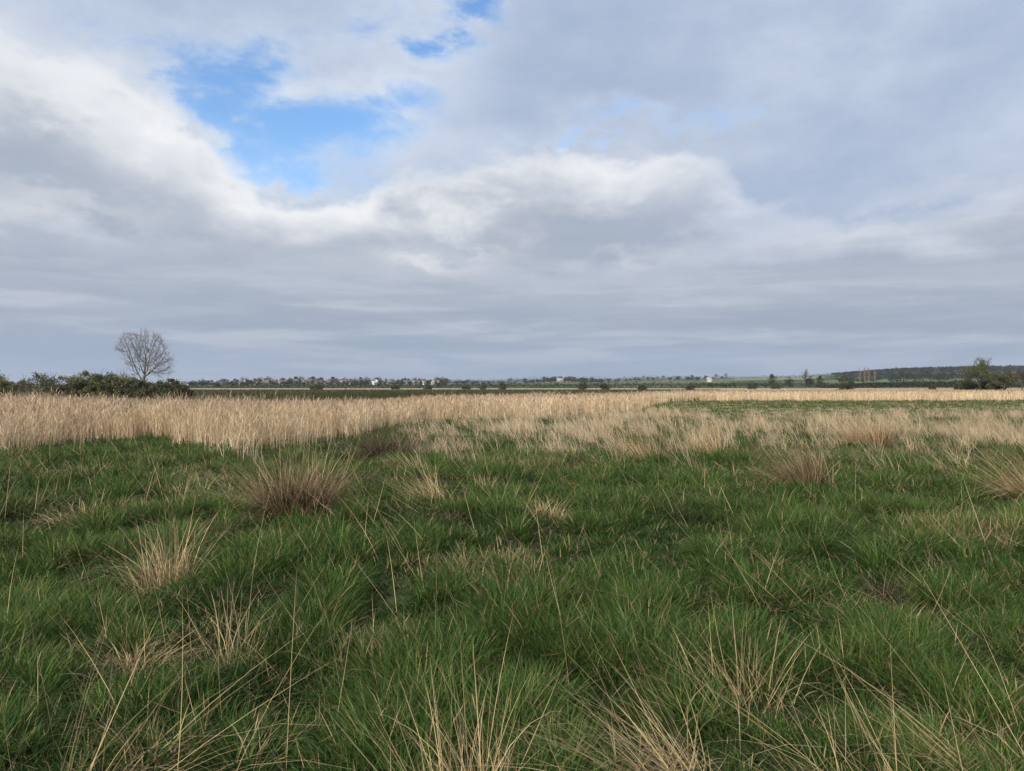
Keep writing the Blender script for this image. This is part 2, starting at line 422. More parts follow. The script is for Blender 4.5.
# ---------------------------------------------------------------- reed bed
rbuf = Buf()
RC = np.array([.66, .485, .295]); RC2 = np.array([.82, .66, .45]); RC3 = np.array([.42, .27, .15])
REED_TOP = [(-300, 398), (0, 399.5), (100, 400.5), (180, 402), (230, 404), (330, 402), (400, 400), (440, 397), (520, 395.5), (600, 394.5), (680, 391), (760, 391), (1024, 390.5), (1500, 390)]
def reeds(n, d0, d1, h0, wd, leaf=2, px0=None, px1=None):
    x, y = scatter(n, d0, d1, .84)
    k = in_reed(x, y)
    if px0 is not None: p = pxof(x, y); k &= (p > px0) & (p < px1)
    x, y = x[k], y[k]; N = len(x); px = pxof(x, y); fr = np.minimum(1, .10 + (np.maximum(0, (y - front_d(px) + (fbm(x, y, 1.2, 7, 2) - .3) * 2.5)) / 3.2) ** 1.5) * (.45 + .55 * sstep(.36, .5, fbm(x, y, .8, 12, 2))); k = rng.uniform(0, 1, N) < fr; x, y, px = x[k], y[k], px[k]; N = len(x)
    patch = fbm(x, y, 3.0, 91, 3)
    keep = rng.uniform(0, 1, N) < .35 + 1.1 * sstep(.25, .6, patch); x, y, px, patch = x[keep], y[keep], px[keep], patch[keep]; N = len(x)
    edge = np.clip((y - front_d(px) + rng.normal(0, .6, N)) / 3.0, 0, 1)
    env = EYE - (tab(px, REED_TOP) - 386) * y / F
    ok = env > .60; x, y, px, patch, edge, env = (a[ok] for a in (x, y, px, patch, edge, env)); N = len(x)
    h = env * (.62 + .38 * edge) * (.74 + .40 * fbm(x, y, 1.4, 92, 2)) * np.clip(rng.normal(1, .11 * np.clip(24 / y, .35, 1.2), N), .5, 1.28)
    P = np.stack([x, y, gz(x, y) - .02], 1)
    t = rng.uniform(0, 1, N); brown = np.clip(sstep(.60, .8, fbm(x * .35, y, 3.3, 93, 2)) + 1.1 * np.exp(-((px - 395) / 38) ** 2 - ((y - 52) / 7) ** 2), 0, 1.2); 
    py_b = 386 + EYE * F / y
    c = lerp(np.broadcast_to(RC, (N, 3)), RC2, t); c = lerp(c, RC3, brown * .7) * (rng.uniform(.5, 1.2, N) * (.82 + .36 * fbm(x, y, .7, 14, 2)))[:, None]
    az_ = rng.uniform(0, 6.28, N); w = np.maximum(wd, .0)
    blades(rbuf, P, h, w, az_, np.abs(rng.normal(0, .13, N)), rng.uniform(0, .35, N), c, 3)
    pl = rng.uniform(0, 1, N) < .22      # feathery seed heads
    top = P[pl] + np.stack([np.zeros(pl.sum())] * 2 + [h[pl] * .93], 1)
    blades(rbuf, top, .20, w * 2.2, rng.uniform(0, 6.28, pl.sum()), .2, .7, np.broadcast_to(np.array([.40, .30, .21]), (pl.sum(), 3)) * rng.uniform(.6, 1.3, (pl.sum(), 1)), 3)
    for _ in range(leaf):
        k = rng.uniform(0, 1, N) < .8; m = k.sum()
        f = rng.uniform(.15, .85, m)
        Q_ = P[k] + np.stack([rng.normal(0, .015, m), rng.normal(0, .015, m), h[k] * f], 1)
        blades(rbuf, Q_, rng.uniform(.18, .42, m), w * 1.5, rng.uniform(0, 6.28, m), rng.uniform(.2, .8, m), rng.uniform(.2, 1.5, m), c[k] * rng.uniform(.8, 1.15, (m, 1)), 2)
reeds(130000, 14, 24, 1.30, .009)
reeds(110000, 22, 36, 1.28, .013)
reeds(90000, 34, 52, 1.22, .02)
reeds(60000, 50, 80, 1.15, .032, 1)
reeds(52000, 76, 125, .95, .05, 1, 640, 1500)
# low straggly dead grass in front of and inside the bed
def pale(n, d0, d1, h, wd, seg=3):
    x, y = scatter(n, d0, d1); k = rng.uniform(0, 1, n) < mix_amt(x, y) * 1.1; x, y = x[k], y[k]
    per = 10; k = rng.uniform(0, 1, len(x)) < .5; x, y = x[k], y[k]; n0 = len(x); hx = np.repeat(rng.normal(0, .32, n0), per); hy = np.repeat(rng.normal(0, .3, n0), per); hh = np.repeat(rng.uniform(.45, 1.25, n0), per); hc = np.repeat(rng.uniform(.6, 1.1, n0), per)
    x = np.repeat(x, per) + rng.normal(0, .07, len(x) * per); y = np.repeat(y, per) + rng.normal(0, .07, len(y) * per); N = len(x)
    P = np.stack([x, y, gz(x, y)], 1); nn = fbm(x, y, 1.2, 95, 2)
    lx = -.30 - .35 * nn + hx + rng.normal(0, .20, N); ly = hy + rng.normal(0, .2, N)
    c = lerp(np.broadcast_to(RC, (N, 3)), RC2, rng.uniform(0, 1, N)) * (hc * rng.uniform(.7, 1.1, N))[:, None]
    blades(rbuf, P, h * hh * rng.uniform(.5, 1.2, N) * (.7 + .6 * nn), wd, np.arctan2(ly, lx), np.hypot(lx, ly) * .8, rng.uniform(0, .7, N), c, seg)
pale(26000, 13, 24, .62, .008)
pale(34000, 23, 40, .66, .013, 2)
pale(30000, 38, 80, .70, .022, 2)
tag(rbuf.build('reeds', M_straw), 'tall dry straw coloured reeds and dead grass across the marsh', 'reeds', kind='stuff')

# rough dark sedge beyond
sbuf = Buf()
def sedge(n, d0, d1, h, wd, cond, colA, colB):
    x, y = scatter(n, d0, d1, .86); k = cond(pxof(x, y), y); x, y = x[k], y[k]; N = len(x)
    P = np.stack([x, y, gz(x, y)], 1)
    c = lerp(np.broadcast_to(np.array(colA), (N, 3)), np.array(colB), rng.uniform(0, 1, N) * sstep(.3, .7, fbm(x * .3, y, 8, 97, 2)))
    blades(sbuf, P, h * rng.uniform(.5, 1.3, N), wd, rng.uniform(0, 6.28, N), rng.uniform(0, .6, N), rng.uniform(0, .9, N), c, 2)
sedge(60000, 72, 130, .55, .07, lambda p, y: p < 700, (.055, .060, .028), (.16, .13, .075))
sedge(60000, 125, 240, .6, .13, lambda p, y: (p < 720), (.055, .062, .030), (.14, .12, .07))
sedge(22000, 110, 180, .6, .13, lambda p, y: (p > 680) & (p < 850), (.09, .07, .04), (.2, .15, .09))
sedge(42000, 115, 240, .6, .13, lambda p, y: (p > 700), (.42, .33, .21), (.30, .26, .15))
tag(sbuf.build('sedge', M_straw), 'rough brown and olive marsh sedge beyond the reed bed', 'sedge', kind='stuff')

# ---------------------------------------------------------------- loose stalks of last year's grass
stbuf = Buf()
def stalks(n, d0, d1, L0, L1, wd, left):
    x, y = scatter(n, d0, d1); k = ~in_reed(x, y); x, y = x[k], y[k]
    k = rng.uniform(0, 1, len(x)) < .25 + sstep(.45, .7, fbm(x, y, 1.4, 99, 2)); x, y = x[k], y[k]; N = len(x)
    P = np.stack([x, y, gz(x, y)], 1)
    lx = left + rng.normal(0, .45, N) - .45 * sstep(0, 1.5, x); ly = rng.normal(0, .4, N)
    c = lerp(np.broadcast_to(ST * .8, (N, 3)), ST * 1.15, rng.uniform(0, 1, N))
    blades(stbuf, P, rng.uniform(L0, L1, N), wd, np.arctan2(ly, lx), np.clip(np.hypot(lx, ly), 0, 1.25), rng.uniform(-.2, .5, N), c, 4)
stalks(270, 1.6, 5, .35, 1.05, .0036, -.15)
stalks(420, 4.5, 10, .35, .95, .0048, -.25)
stalks(900, 9, 20, .4, .9, .006, -.3)
tag(stbuf.build('dead_stalks', M_straw), 'scattered dead straw stalks standing up out of green grass', 'dry stalks', kind='stuff')

# ---------------------------------------------------------------- tussocks: each one a plant of its own
def tussock(name, label, cat, px, py, h, r, n, kind='fan', lean=(0, 0), spread=.9, w=.0045, col='straw', group=None, base=True):
    p = at(px, py); CLEAR.append((p.x, p.y, r)); n = int(n * 1.5); w = w * 1.5
    root = empty(name, p); tag(root, label, cat, group)
    b = Buf(); N = n
    ra = rng.uniform(0, 6.28, N); rr = np.sqrt(rng.uniform(0, 1, N)) * r * .55
    bx, by = rr * np.cos(ra), rr * np.sin(ra)
    P = np.stack([bx, by, gz(bx + p.x, by + p.y) - p.z], 1)
    q = rr / (r * .55 + 1e-6)
    ns = 9; so_ = rng.normal(0, 1, (ns, 4)); si = rng.integers(0, ns, N)
    bx = bx + so_[si, 0] * r * .13; by = by + so_[si, 1] * r * .13; P[:, 0] = bx; P[:, 1] = by
    lx0 = so_[si, 2] * .20; ly0 = so_[si, 3] * .20
    lx = np.cos(ra) * q * spread + lean[0] + rng.normal(0, .13, N); ly = np.sin(ra) * q * spread + lean[1] + rng.normal(0, .17, N)
    lx = lx + lx0; ly = ly + ly0; L = h * rng.uniform(.25, 1.12, N) * (.75 + .5 * rng.uniform(0, 1, ns)[si])
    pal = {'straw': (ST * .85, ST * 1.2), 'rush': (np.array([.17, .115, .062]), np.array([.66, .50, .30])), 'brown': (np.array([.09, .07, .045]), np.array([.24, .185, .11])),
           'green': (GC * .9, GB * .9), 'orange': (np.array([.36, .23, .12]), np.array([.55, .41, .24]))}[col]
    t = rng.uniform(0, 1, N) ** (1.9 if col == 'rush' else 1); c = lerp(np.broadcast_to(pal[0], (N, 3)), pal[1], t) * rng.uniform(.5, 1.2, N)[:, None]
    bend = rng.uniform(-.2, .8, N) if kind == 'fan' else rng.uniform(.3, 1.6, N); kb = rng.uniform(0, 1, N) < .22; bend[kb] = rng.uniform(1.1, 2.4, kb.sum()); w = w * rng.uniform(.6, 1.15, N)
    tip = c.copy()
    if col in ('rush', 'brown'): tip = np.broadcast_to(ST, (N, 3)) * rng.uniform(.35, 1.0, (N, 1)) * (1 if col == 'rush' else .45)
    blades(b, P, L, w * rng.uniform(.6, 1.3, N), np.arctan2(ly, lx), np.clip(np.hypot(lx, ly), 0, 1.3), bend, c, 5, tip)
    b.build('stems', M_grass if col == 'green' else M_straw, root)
    if base:                              # old collapsed leaves about the foot, coloured dark for the shade there
        w = float(np.mean(w)); b = Buf(); N = int(n * .7); ra = rng.uniform(0, 6.28, N); rr = np.sqrt(rng.uniform(0, 1, N)) * r * .5
        bx, by = rr * np.cos(ra), rr * np.sin(ra)
        P = np.stack([bx, by, gz(bx + p.x, by + p.y) - p.z + rng.uniform(0, .05, N)], 1)
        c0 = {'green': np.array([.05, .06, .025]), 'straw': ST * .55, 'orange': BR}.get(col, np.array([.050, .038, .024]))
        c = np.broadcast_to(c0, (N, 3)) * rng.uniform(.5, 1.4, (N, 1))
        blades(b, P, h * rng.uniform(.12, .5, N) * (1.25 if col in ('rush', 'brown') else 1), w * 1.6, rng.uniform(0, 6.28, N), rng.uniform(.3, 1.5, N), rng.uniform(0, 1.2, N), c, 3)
        b.build('shaded_dead_base', M_straw, root)
    return root
T = tussock
GP = 'dry tussocks in the meadow'
T('rush_tussock', 'large brown fan shaped rush tussock with dark foot in green grass', 'tussock', 297, 514, 1.0, .66, 1000, spread=.78, w=.006, col='rush', group=GP)
T('rush_tussock', 'pale leaning straw stems fanning from the left of the large brown tussock', 'tussock', 262, 505, .85, .35, 110, spread=.35, lean=(-.75, 0), w=.007, col='straw', group=GP, base=False)
T('rush_tussock', 'dark brown bushy tussock standing against the edge of the reed bed', 'tussock', 386, 459, 1.2, .85, 560, spread=.6, w=.008, col='brown', group=GP)
T('rush_tussock', 'red brown upright tussock with foot coloured dark for shade right of centre', 'tussock', 806, 493, .86, .40, 440, spread=.36, lean=(-.2, 0), w=.006, col='rush', group=GP)
T('grass_tussock', 'sparse straw tussock leaning left over the red brown upright tussock', 'tussock', 790, 489, .85, .5, 160, spread=.4, lean=(-.75, 0), w=.006, col='straw', group=GP, base=False)
T('grass_tussock', 'wide straw tussock leaning in from the right edge of the meadow', 'tussock', 1040, 500, 1.25, .7, 300, spread=.35, lean=(-.65, 0), w=.006, col='straw', group=GP)
T('rush_tussock', 'orange dry clump among pale grass on the right of the marsh', 'tussock', 876, 449, .85, 1.0, 420, spread=.5, w=.009, col='orange', group=GP)
T('grass_tussock', 'small bleached straw tuft in the open green grass near the middle', 'tussock', 547, 523, .36, .36, 300, kind='curl', spread=.8, w=.005, group=GP)
T('grass_tussock', 'short upright pale tuft in the middle of the meadow', 'tussock', 482, 493, .34, .25, 110, spread=.4, w=.006, group=GP, base=False)
T('grass_tussock', 'pale leaning tuft with long crossing stems left of centre', 'tussock', 432, 500, .75, .45, 170, spread=.35, lean=(-.6, 0), w=.006, group=GP, base=False)
T('grass_tussock', 'thin pale tuft leaning left just below the dark bushy tussock', 'tussock', 408, 470, .6, .5, 130, kind='curl', spread=.4, lean=(-.7, 0), w=.008, group=GP, base=False)
T('grass_tussock', 'pale upright grass clump with broken stems in the left meadow', 'tussock', 168, 583, .60, .40, 160, spread=.45, lean=(-.1, 0), w=.0042, group=GP)
T('grass_tussock', 'flattened straw tuft lying in green grass far left', 'tussock', 72, 515, .45, .5, 130, kind='curl', spread=.7, lean=(-.6, 0), w=.006, group=GP, base=False)
T('grass_tussock', 'matted twisted clump of dead leaves in the left foreground', 'tussock', 135, 668, .26, .36, 130, kind='curl', spread=.9, w=.004, group=GP)
T('grass_tussock', 'sparse tall straw stems standing upright in the left foreground', 'tussock', 232, 660, .62, .36, 50, spread=.35, w=.0028, group=GP, base=False)
T('grass_tussock', 'long straw stalks sweeping up to the right from the bottom left corner', 'tussock', 85, 800, .95, .25, 30, spread=.25, lean=(.55, .15), w=.0034, group=GP, base=False)
T('grass_tussock', 'arching straw stalks crossing low over grass in the bottom left', 'tussock', 150, 790, .80, .2, 20, kind='curl', spread=.2, lean=(.9, .1), w=.003, group=GP, base=False)
T('grass_tussock', 'dense upright pale straw clump at the bottom edge left of centre', 'tussock', 470, 800, .66, .30, 110, spread=.36, lean=(-.08, 0), w=.0032, group=GP)
T('grass_tussock', 'thick straw clump swept to the left at the bottom centre', 'tussock', 665, 772, .66, .42, 125, spread=.38, lean=(-.75, .1), w=.0032, group=GP)
T('grass_tussock', 'upright reddish straw tuft with fine stems above the swept clump', 'tussock', 745, 700, .56, .38, 80, spread=.5, lean=(-.2, 0), w=.003, group=GP, base=False)
T('grass_tussock', 'loose pale straw stalks leaning left at the bottom right', 'tussock', 865, 790, .68, .55, 70, spread=.4, lean=(-.55, 0), w=.0030, group=GP, base=False)
T('grass_tussock', 'long thin crossing stalks in the bottom right corner', 'tussock', 985, 770, .8, .4, 60, spread=.4, lean=(-.7, 0), w=.0030, group=GP, base=False)
T('grass_tussock', 'tiny flattened dead tuft right of the middle foreground', 'tussock', 772, 578, .2, .22, 90, kind='curl', spread=1.0, w=.004, group=GP)
T('rush_tussock', 'dark hollow tussock with dead stems blackened to paint its shade on the right foreground', 'tussock', 892, 600, .24, .40, 260, kind='curl', spread=1.0, w=.0045, col='brown', group=GP)  # blackish stem colour stands in for the shade of a hollow
T('rush_tussock', 'low brown dead patch of stems just right of the big rush tussock', 'tussock', 448, 522, .2, .4, 160, kind='curl', spread=1.1, w=.006, col='brown', group=GP, base=False)
T('grass_tussock', 'pale tall feathery clump on the left edge of the mixed dry grass', 'tussock', 640, 458, .8, .8, 260, spread=.3, lean=(-.5, 0), w=.009, group=GP, base=False)
T('grass_tussock', 'bright pale clump leaning left in front of the reed bed', 'tussock', 706, 456, .85, .9, 380, spread=.3, lean=(-.55, 0), w=.009, group=GP, base=False)
GG = 'green tussocks in the meadow'
T('green_tussock', 'rounded dark green grass tussock in the left foreground', 'tussock', 238, 604, .30, .38, 420, kind='curl', w=.0045, col='green', group=GG)
T('green_tussock', 'tall dark green tussock with shadowed side right of the middle', 'tussock', 622, 482, .36, .6, 460, w=.007, col='green', group=GG)
T('green_tussock', 'dark green tussock at the foot of the pale grass on the right', 'tussock', 848, 467, .45, .8, 460, w=.009, col='green', group=GG)
T('green_tussock', 'low green tussock beside the small bleached tuft', 'tussock', 515, 530, .28, .4, 380, kind='curl', w=.0055, col='green', group=GG)
T('green_tussock', 'broad green tussock below the dark hollow tussock on the right', 'tussock', 955, 650, .27, .45, 420, kind='curl', w=.0042, col='green', group=GG)
T('green_tussock', 'lush green tussock in the middle foreground left of the thin stems', 'tussock', 690, 520, .3, .5, 400, kind='curl', w=.0055, col='green', group=GG)

# ---------------------------------------------------------------- the green sward round the tussocks
gbuf = Buf()
def grass_zone(ntuft, per, d0, d1, hmin, hmax, wd, seg, spread, dry=.07):
    x, y = scatter(ntuft, d0, d1)
    keep = ~in_reed(x, y - 1.0); x, y = x[keep], y[keep]
    clump = fbm(x, y, .46, 21, 2); e_ = .06; cgx = (fbm(x + e_, y, .46, 21, 2) - clump) / e_; cgy = (fbm(x, y + e_, .46, 21, 2) - clump) / e_; big = fbm(x, y, 5, 23, 2); sc = sstep(.3, .75, clump)
    keep = rng.uniform(0, 1, len(x)) < .62 + .5 * sc; x, y, clump, big, sc, cgx, cgy = (a[keep] for a in (x, y, clump, big, sc, cgx, cgy))
    H = (hmin + (hmax - hmin) * sc ** 1.3) * rng.uniform(.7, 1.2, len(x)) * (.75 + .5 * big)
    for cx_, cy_, cr_ in CLEAR:
        H = H * (1 - .75 * np.exp(-((x - cx_) ** 2 + (y - cy_) ** 2) / (.42 * cr_) ** 2))
    dryt = dry + .30 * sstep(.60, .78, fbm(x, y, 1.6, 61, 2))
    n = len(x); idx = np.repeat(np.arange(n), per); N = len(idx)
    rr = np.abs(rng.normal(0, 1, N)); ta = rng.uniform(0, 2 * math.pi, N)
    bx = x[idx] + rr * np.cos(ta) * spread; by = y[idx] + rr * np.sin(ta) * spread
    P = np.stack([bx, by, gz(bx, by) - .01], 1)
    L = H[idx] * rng.uniform(.45, 1.15, N); wv = np.where(rng.uniform(0, 1, N) < .15, 1.75, 1.0)
    wind = .18
    lx = np.cos(ta) * rr * .24 - wind * .6 + rng.normal(0, .2, N) - np.clip(cgx[idx] * .30, -.6, .6); ly = np.sin(ta) * rr * .24 + rng.normal(0, .2, N) - np.clip(cgy[idx] * .30, -.6, .6)
    azm = np.arctan2(ly, lx); lean = np.clip(np.hypot(lx, ly), 0, 1.1); bend = rng.uniform(.15, 1.7, N) * (.5 + rng.uniform(0, 1, N))
    tone = np.clip(-.10 + .75 * fbm(x, y, 1.7, 71, 3)[idx] + .40 * sc[idx] + rng.uniform(-.32, .38, N), 0, 1)  # lower growth between clumps gets darker green, painting shade into the gaps
    col = np.empty((N, 3))
    dr = rng.uniform(0, 1, N) < dryt[idx]
    col = green_cols(N, tone, 0.0)
    col[dr] = ST * rng.uniform(.3, .95, (dr.sum(), 1))
    tip = col * 1.0; yt = rng.uniform(0, 1, N) < .10; tip[yt] = ST * .7
    blades(gbuf, P, L, wd * wv * rng.uniform(.6, 1.4, N), azm, lean, bend, col, seg, tip)
grass_zone(12500, 24, 1.2, 5.5, .12, .29, .0062, 4, .030)
grass_zone(15000, 20, 5.0, 9.5, .12, .34, .0080, 3, .040)
grass_zone(14500, 17, 9.0, 17, .13, .38, .0115, 3, .055)
grass_zone(17000, 12, 16, 34, .14, .34, .014, 2, .09)
grass_zone(26000, 7, 32, 78, .16, .36, .028, 2, .16)
# matted dead leaves lying low in the sward
def thatch(n, d0, d1, L0, wd):
    x, y = scatter(n, d0, d1); k = rng.uniform(0, 1, n) < sstep(.38, .70, fbm(x, y, .9, 81, 3)); x, y = x[k], y[k]; N = len(x)
    P = np.stack([x, y, gz(x, y) + rng.uniform(0, .10, N)], 1)
    c = lerp(np.broadcast_to(BR, (N, 3)), ST, rng.uniform(0, .9, N))
    blades(gbuf, P, L0 * rng.uniform(.5, 1.3, N), wd, rng.uniform(0, 6.28, N), rng.uniform(.9, 1.5, N), rng.uniform(-.4, .6, N), c, 2)
thatch(16000, 1.3, 6, .16, .004); thatch(30000, 6, 16, .22, .007)
tag(gbuf.build('grass', M_grass), 'lush green meadow grass mixed with dead leaves covering the foreground', 'grass', kind='stuff')

# ---------------------------------------------------------------- woody plants
def rot_dir(d, ang, phi):
    d = d.normalized(); a = d.orthogonal().normalized(); b = d.cross(a)
    return (d * math.cos(ang) + (a * math.cos(phi) + b * math.sin(phi)) * math.sin(ang)).normalized()
def grow(out, p, d, L, r, depth, rnd, up=.12, nch=(4, 6), ang=(.35, .8), wob=.13, rmin=.012, shrink=.62):
    n = max(3, 5 - (0 if depth > 2 else 1)); pts = [p.copy()]; dd = d.copy()
    for _ in range(n):
        dd = (dd + Vector((rnd.gauss(0, wob), rnd.gauss(0, wob), rnd.gauss(0, wob) + up))).normalized()
        p = p + dd * (L / n); pts.append(p.copy())
    r1 = r * .45
    rs = [max(rmin, r + (r1 - r) * i / n) for i in range(n + 1)]
    out.append((pts, rs, depth))
    if depth == 0: return
    for _ in range(rnd.randint(*nch)):
        t = rnd.uniform(.25, 1.0); k = min(n - 1, int(t * n)); q = pts[k].lerp(pts[k + 1], t * n - k)
        cd = rot_dir(pts[k + 1] - pts[k], rnd.uniform(*ang), rnd.uniform(0, 6.28))
        grow(out, q, cd, L * shrink * rnd.uniform(.7, 1.15) * (1.1 - .3 * t), max(rmin, rs[k] * .6), depth - 1, rnd, up, nch, ang, wob, rmin, shrink)
    # leader goes on
    grow(out, pts[-1], dd, L * shrink, max(rmin, r1), depth - 1, rnd, up, nch, ang, wob, rmin, shrink)
def bark_cols(c, n): return np.asarray(c)

# --- the bare tree on the left
def colonise(start, cen, rad, npts, step, infl, kill, seed, bias=.22):
    nr_ = np.random.default_rng(seed)
    v = nr_.normal(0, 1, (npts, 3)); v /= np.linalg.norm(v, axis=1)[:, None]
    A_ = np.asarray(cen) + v * (nr_.uniform(0, 1, npts) ** .42)[:, None] * np.asarray(rad)
    m_ = npts // 4; A_[:m_] = np.array([2.9, 0, 4.6]) + v[:m_] * (nr_.uniform(0, 1, m_) ** .42)[:, None] * np.array([2.4, 2.0, 1.9]); A_[m_:m_ + m_ // 3] = np.array([-1.9, 0, 7.6]) + v[m_:m_ + m_ // 3] * np.array([1.6, 1.5, 2.0])
    A_ = A_[(np.hypot(A_[:, 0], A_[:, 1]) < .95 * (A_[:, 2] - 2.2) + .3) | (np.arange(npts) < m_)]; A_ = A_[nr_.uniform(0, 1, len(A_)) < .25 + .9 * sstep(.32, .55, fbm(A_[:, 0] + A_[:, 1], A_[:, 2], 1.5, 15, 2))]
    dv = A_ - np.array([0, 0, 4.6]); an = np.arctan2(dv[:, 0], dv[:, 2]); lim = 3.7 + 1.9 * vnoise(an * 1.9 + 7, an * 0 + .5, 19) + .55 * np.clip(dv[:, 2], 0, 3) * .5; A_ = A_[np.hypot(dv[:, 0], dv[:, 2]) < lim]
    nodes = [tuple(q) for q in start]; par = [-1] + list(range(len(start) - 1))
    N_ = np.array(nodes, float); P_ = list(par)
    near = np.full(len(A_), np.inf); who = np.zeros(len(A_), int); done = 0
    for it in range(120):
        for k in range(done, len(N_)):
            dd = np.linalg.norm(A_ - N_[k], axis=1); m = dd < near; near[m] = dd[m]; who[m] = k
        done = len(N_)
        act = near < infl
        if not act.any(): break
        new = []
        for k in np.unique(who[act]):
            if k < 2: continue
            q = A_[act & (who == k)] - N_[k]; q /= np.linalg.norm(q, axis=1)[:, None]; d = q.mean(0) + np.array([0, 0, bias]) + nr_.normal(0, .12, 3)
            d /= np.linalg.norm(d) + 1e-9; new.append(N_[k] + d * step); P_.append(int(k))
        if not new: break
        N_ = np.vstack([N_, new])
        dn = np.min(np.linalg.norm(A_[:, None] - np.array(new)[None], axis=2), axis=1); keep = dn > kill
        A_ = A_[keep]; near = near[keep]; who = who[keep]
        if not len(A_): break
    return N_, P_
def bare_tree(px, d, label):
    root = empty('bare_tree', G(px, d)); tag(root, label, 'tree'); nr_ = np.random.default_rng(5)
    tr = Buf(); cr = Buf(); col = (.15, .12, .095); colt = (.17, .135, .11)
    st = [(0, 0, -.1), (.02, 0, .8), (.0, 0, 1.6), (.05, 0, 2.3), (.08, 0, 2.8)]
    N_, P_ = colonise(st, (-.2, 0, 6.3), (4.1, 3.3, 4.1), 2300, .27, 3.4, .42, 3)
    ch = [[] for _ in N_]; 
    for k, p in enumerate(P_):
        if p >= 0: ch[p].append(k)
    w = np.zeros(len(N_))
    for k in range(len(N_) - 1, -1, -1): w[k] = 1 if not ch[k] else sum(w[c] for c in ch[k])
    rad_ = np.maximum(.015, .0150 * w ** .50); rad_[:3] = np.array([.46, .38, .34]) * 1.0
    for k, p in enumerate(P_):
        if p < 0: continue
        b = tr if k < len(st) else cr
        tube(b, [N_[p], N_[k]], [min(rad_[p], rad_[k] * 1.35), rad_[k]], 7 if k < len(st) else (5 if rad_[k] > .05 else 3), col if rad_[k] > .03 else colt)
        if w[k] <= 4:
            for _ in range(3):
                dd = (N_[k] - N_[p]); dd /= np.linalg.norm(dd) + 1e-9; dd = dd + nr_.normal(0, .45, 3) + np.array([0, 0, .25]); dd /= np.linalg.norm(dd)
                L = nr_.uniform(.25, 1.0); e = N_[k] + dd * L
                tube(cr, [N_[k], N_[k] + dd * L * .5 + nr_.normal(0, .03, 3), e], [.010, .008, .004], 3, colt)
    tr.build('trunk', M_bark, root); cr.build('crown', M_bark, root)
bare_tree(143, 112, 'tall bare leafless tree with round crown standing above green bushes')

def leaf_cloud(buf, cen, rad, n, size, cA, cB, rnd, shell=.55):
    cen = np.asarray(cen); rad = np.asarray(rad)
    v = rnd.normal(0, 1, (n, 3)); v /= np.linalg.norm(v, axis=1)[:, None]
    rr = rnd.uniform(shell, 1, n) ** .6 * (1 + rnd.normal(0, .08, n))
    p = cen + v * rr[:, None] * rad
    a = rnd.normal(0, 1, (n, 3)); a /= np.linalg.norm(a, axis=1)[:, None]
    b = np.cross(a, rnd.normal(0, 1, (n, 3))); b /= np.linalg.norm(b, axis=1)[:, None]
    s = size * rnd.uniform(.5, 1.4, n)[:, None]
    Vt = np.stack([p - a * s, p - b * s * .6, p + a * s, p + b * s * .6], 1)
    q = (np.arange(n) * 4)[:, None] + np.arange(4)[None]
    t = np.clip(rnd.uniform(0, 1, n) * .7 + rnd.uniform(-.2, .5), 0, 1)
    c = lerp(np.broadcast_to(np.array(cA), (n, 3)), np.array(cB), t) * rnd.uniform(.75, 1.25, n)[:, None]
    buf.add(Vt.reshape(-1, 3), q, None, np.repeat(c, 4, axis=0))

def shrub(name, label, cat, px, d, w, h, cA, cB, leafy=1.0, seed=1, group=None, leaf=.10, stemc=(.10, .085, .065), low=.0, nblob=None, up=.05):
    if d < 100: h *= 1.13; w *= 1.08; cA = tuple(v * 1.15 for v in cA); cB = tuple(v * 1.2 for v in cB)
    root = empty(name, G(px, d)); tag(root, label, cat, group)
    rnd = random.Random(seed); nr_ = np.random.default_rng(seed)
    segs = []; sb = Buf(); fb = Buf()
    for k in range(9):
        a = rnd.uniform(0, 6.28); q = rnd.uniform(0, .8)
        d0 = Vector((math.cos(a) * q * w / h * .7, math.sin(a) * q * .8, 1)).normalized()
        grow(segs, Vector((math.cos(a) * .12 * w, math.sin(a) * .12 * w, -.05)), d0, h * .52, .035 * h * .4 + .015, 2, rnd, up=up, nch=(3, 5), ang=(.35, .95), wob=.2, rmin=.010, shrink=.58)
    for pts, rs, dep in segs: tube(sb, [tuple(q) for q in pts], rs, 3, stemc)
    sb.build('branches', M_bark, root)
    nb = int((nblob or int(14 + w * h * 1.2)) * 2.6)
    for k in range(nb):
        a = nr_.uniform(0, 6.28); q = math.sqrt(nr_.uniform(0, 1)) * .5
        cx, cy = math.cos(a) * q * w * .95, math.sin(a) * q * w * .7
        top = h * math.sqrt(max(.12, 1 - (q * 1.75) ** 2)) * nr_.uniform(.86, 1.06)
        cz = nr_.uniform(low * h, max(low * h + .1, top - .12 * h)); s = nr_.uniform(.06, .15) * min(w, h * 1.5)
        leaf_cloud(fb, (cx, cy, cz), (s * 1.15, s * 1.15, s * .8), int(110 * leafy), leaf * .85, cA, cB, nr_, .05)
    fb.build('foliage', M_leaf, root)
    return root
DG, OG, YG = (.080, .082, .040), (.145, .14, .065), (.17, .18, .07)
GB_ = 'scrub bushes at the left behind the reeds'
D = 78
shrub('bush', 'yellow green bush cut by the left edge of the marsh', 'bush', -6, D - 6, 3.4, 3.2, OG, (.15, .155, .055), 1, 11, GB_)
shrub('bush', 'thin dark bush sunk low between the yellow green and twiggy bushes', 'bush', 20, D + 2, 3.6, 2.3, (.08, .075, .045), OG, .8, 12, GB_)
shrub('bush', 'twiggy half bare bush with ragged tips behind the tall reeds', 'bush', 42, D, 4.6, 3.0, (.09, .08, .05), (.12, .12, .06), .45, 13, GB_, up=.2)
shrub('bush', 'spreading dull olive bush right of the twiggy bush', 'bush', 70, D, 4.4, 2.8, (.065, .07, .035), OG, .9, 14, GB_)
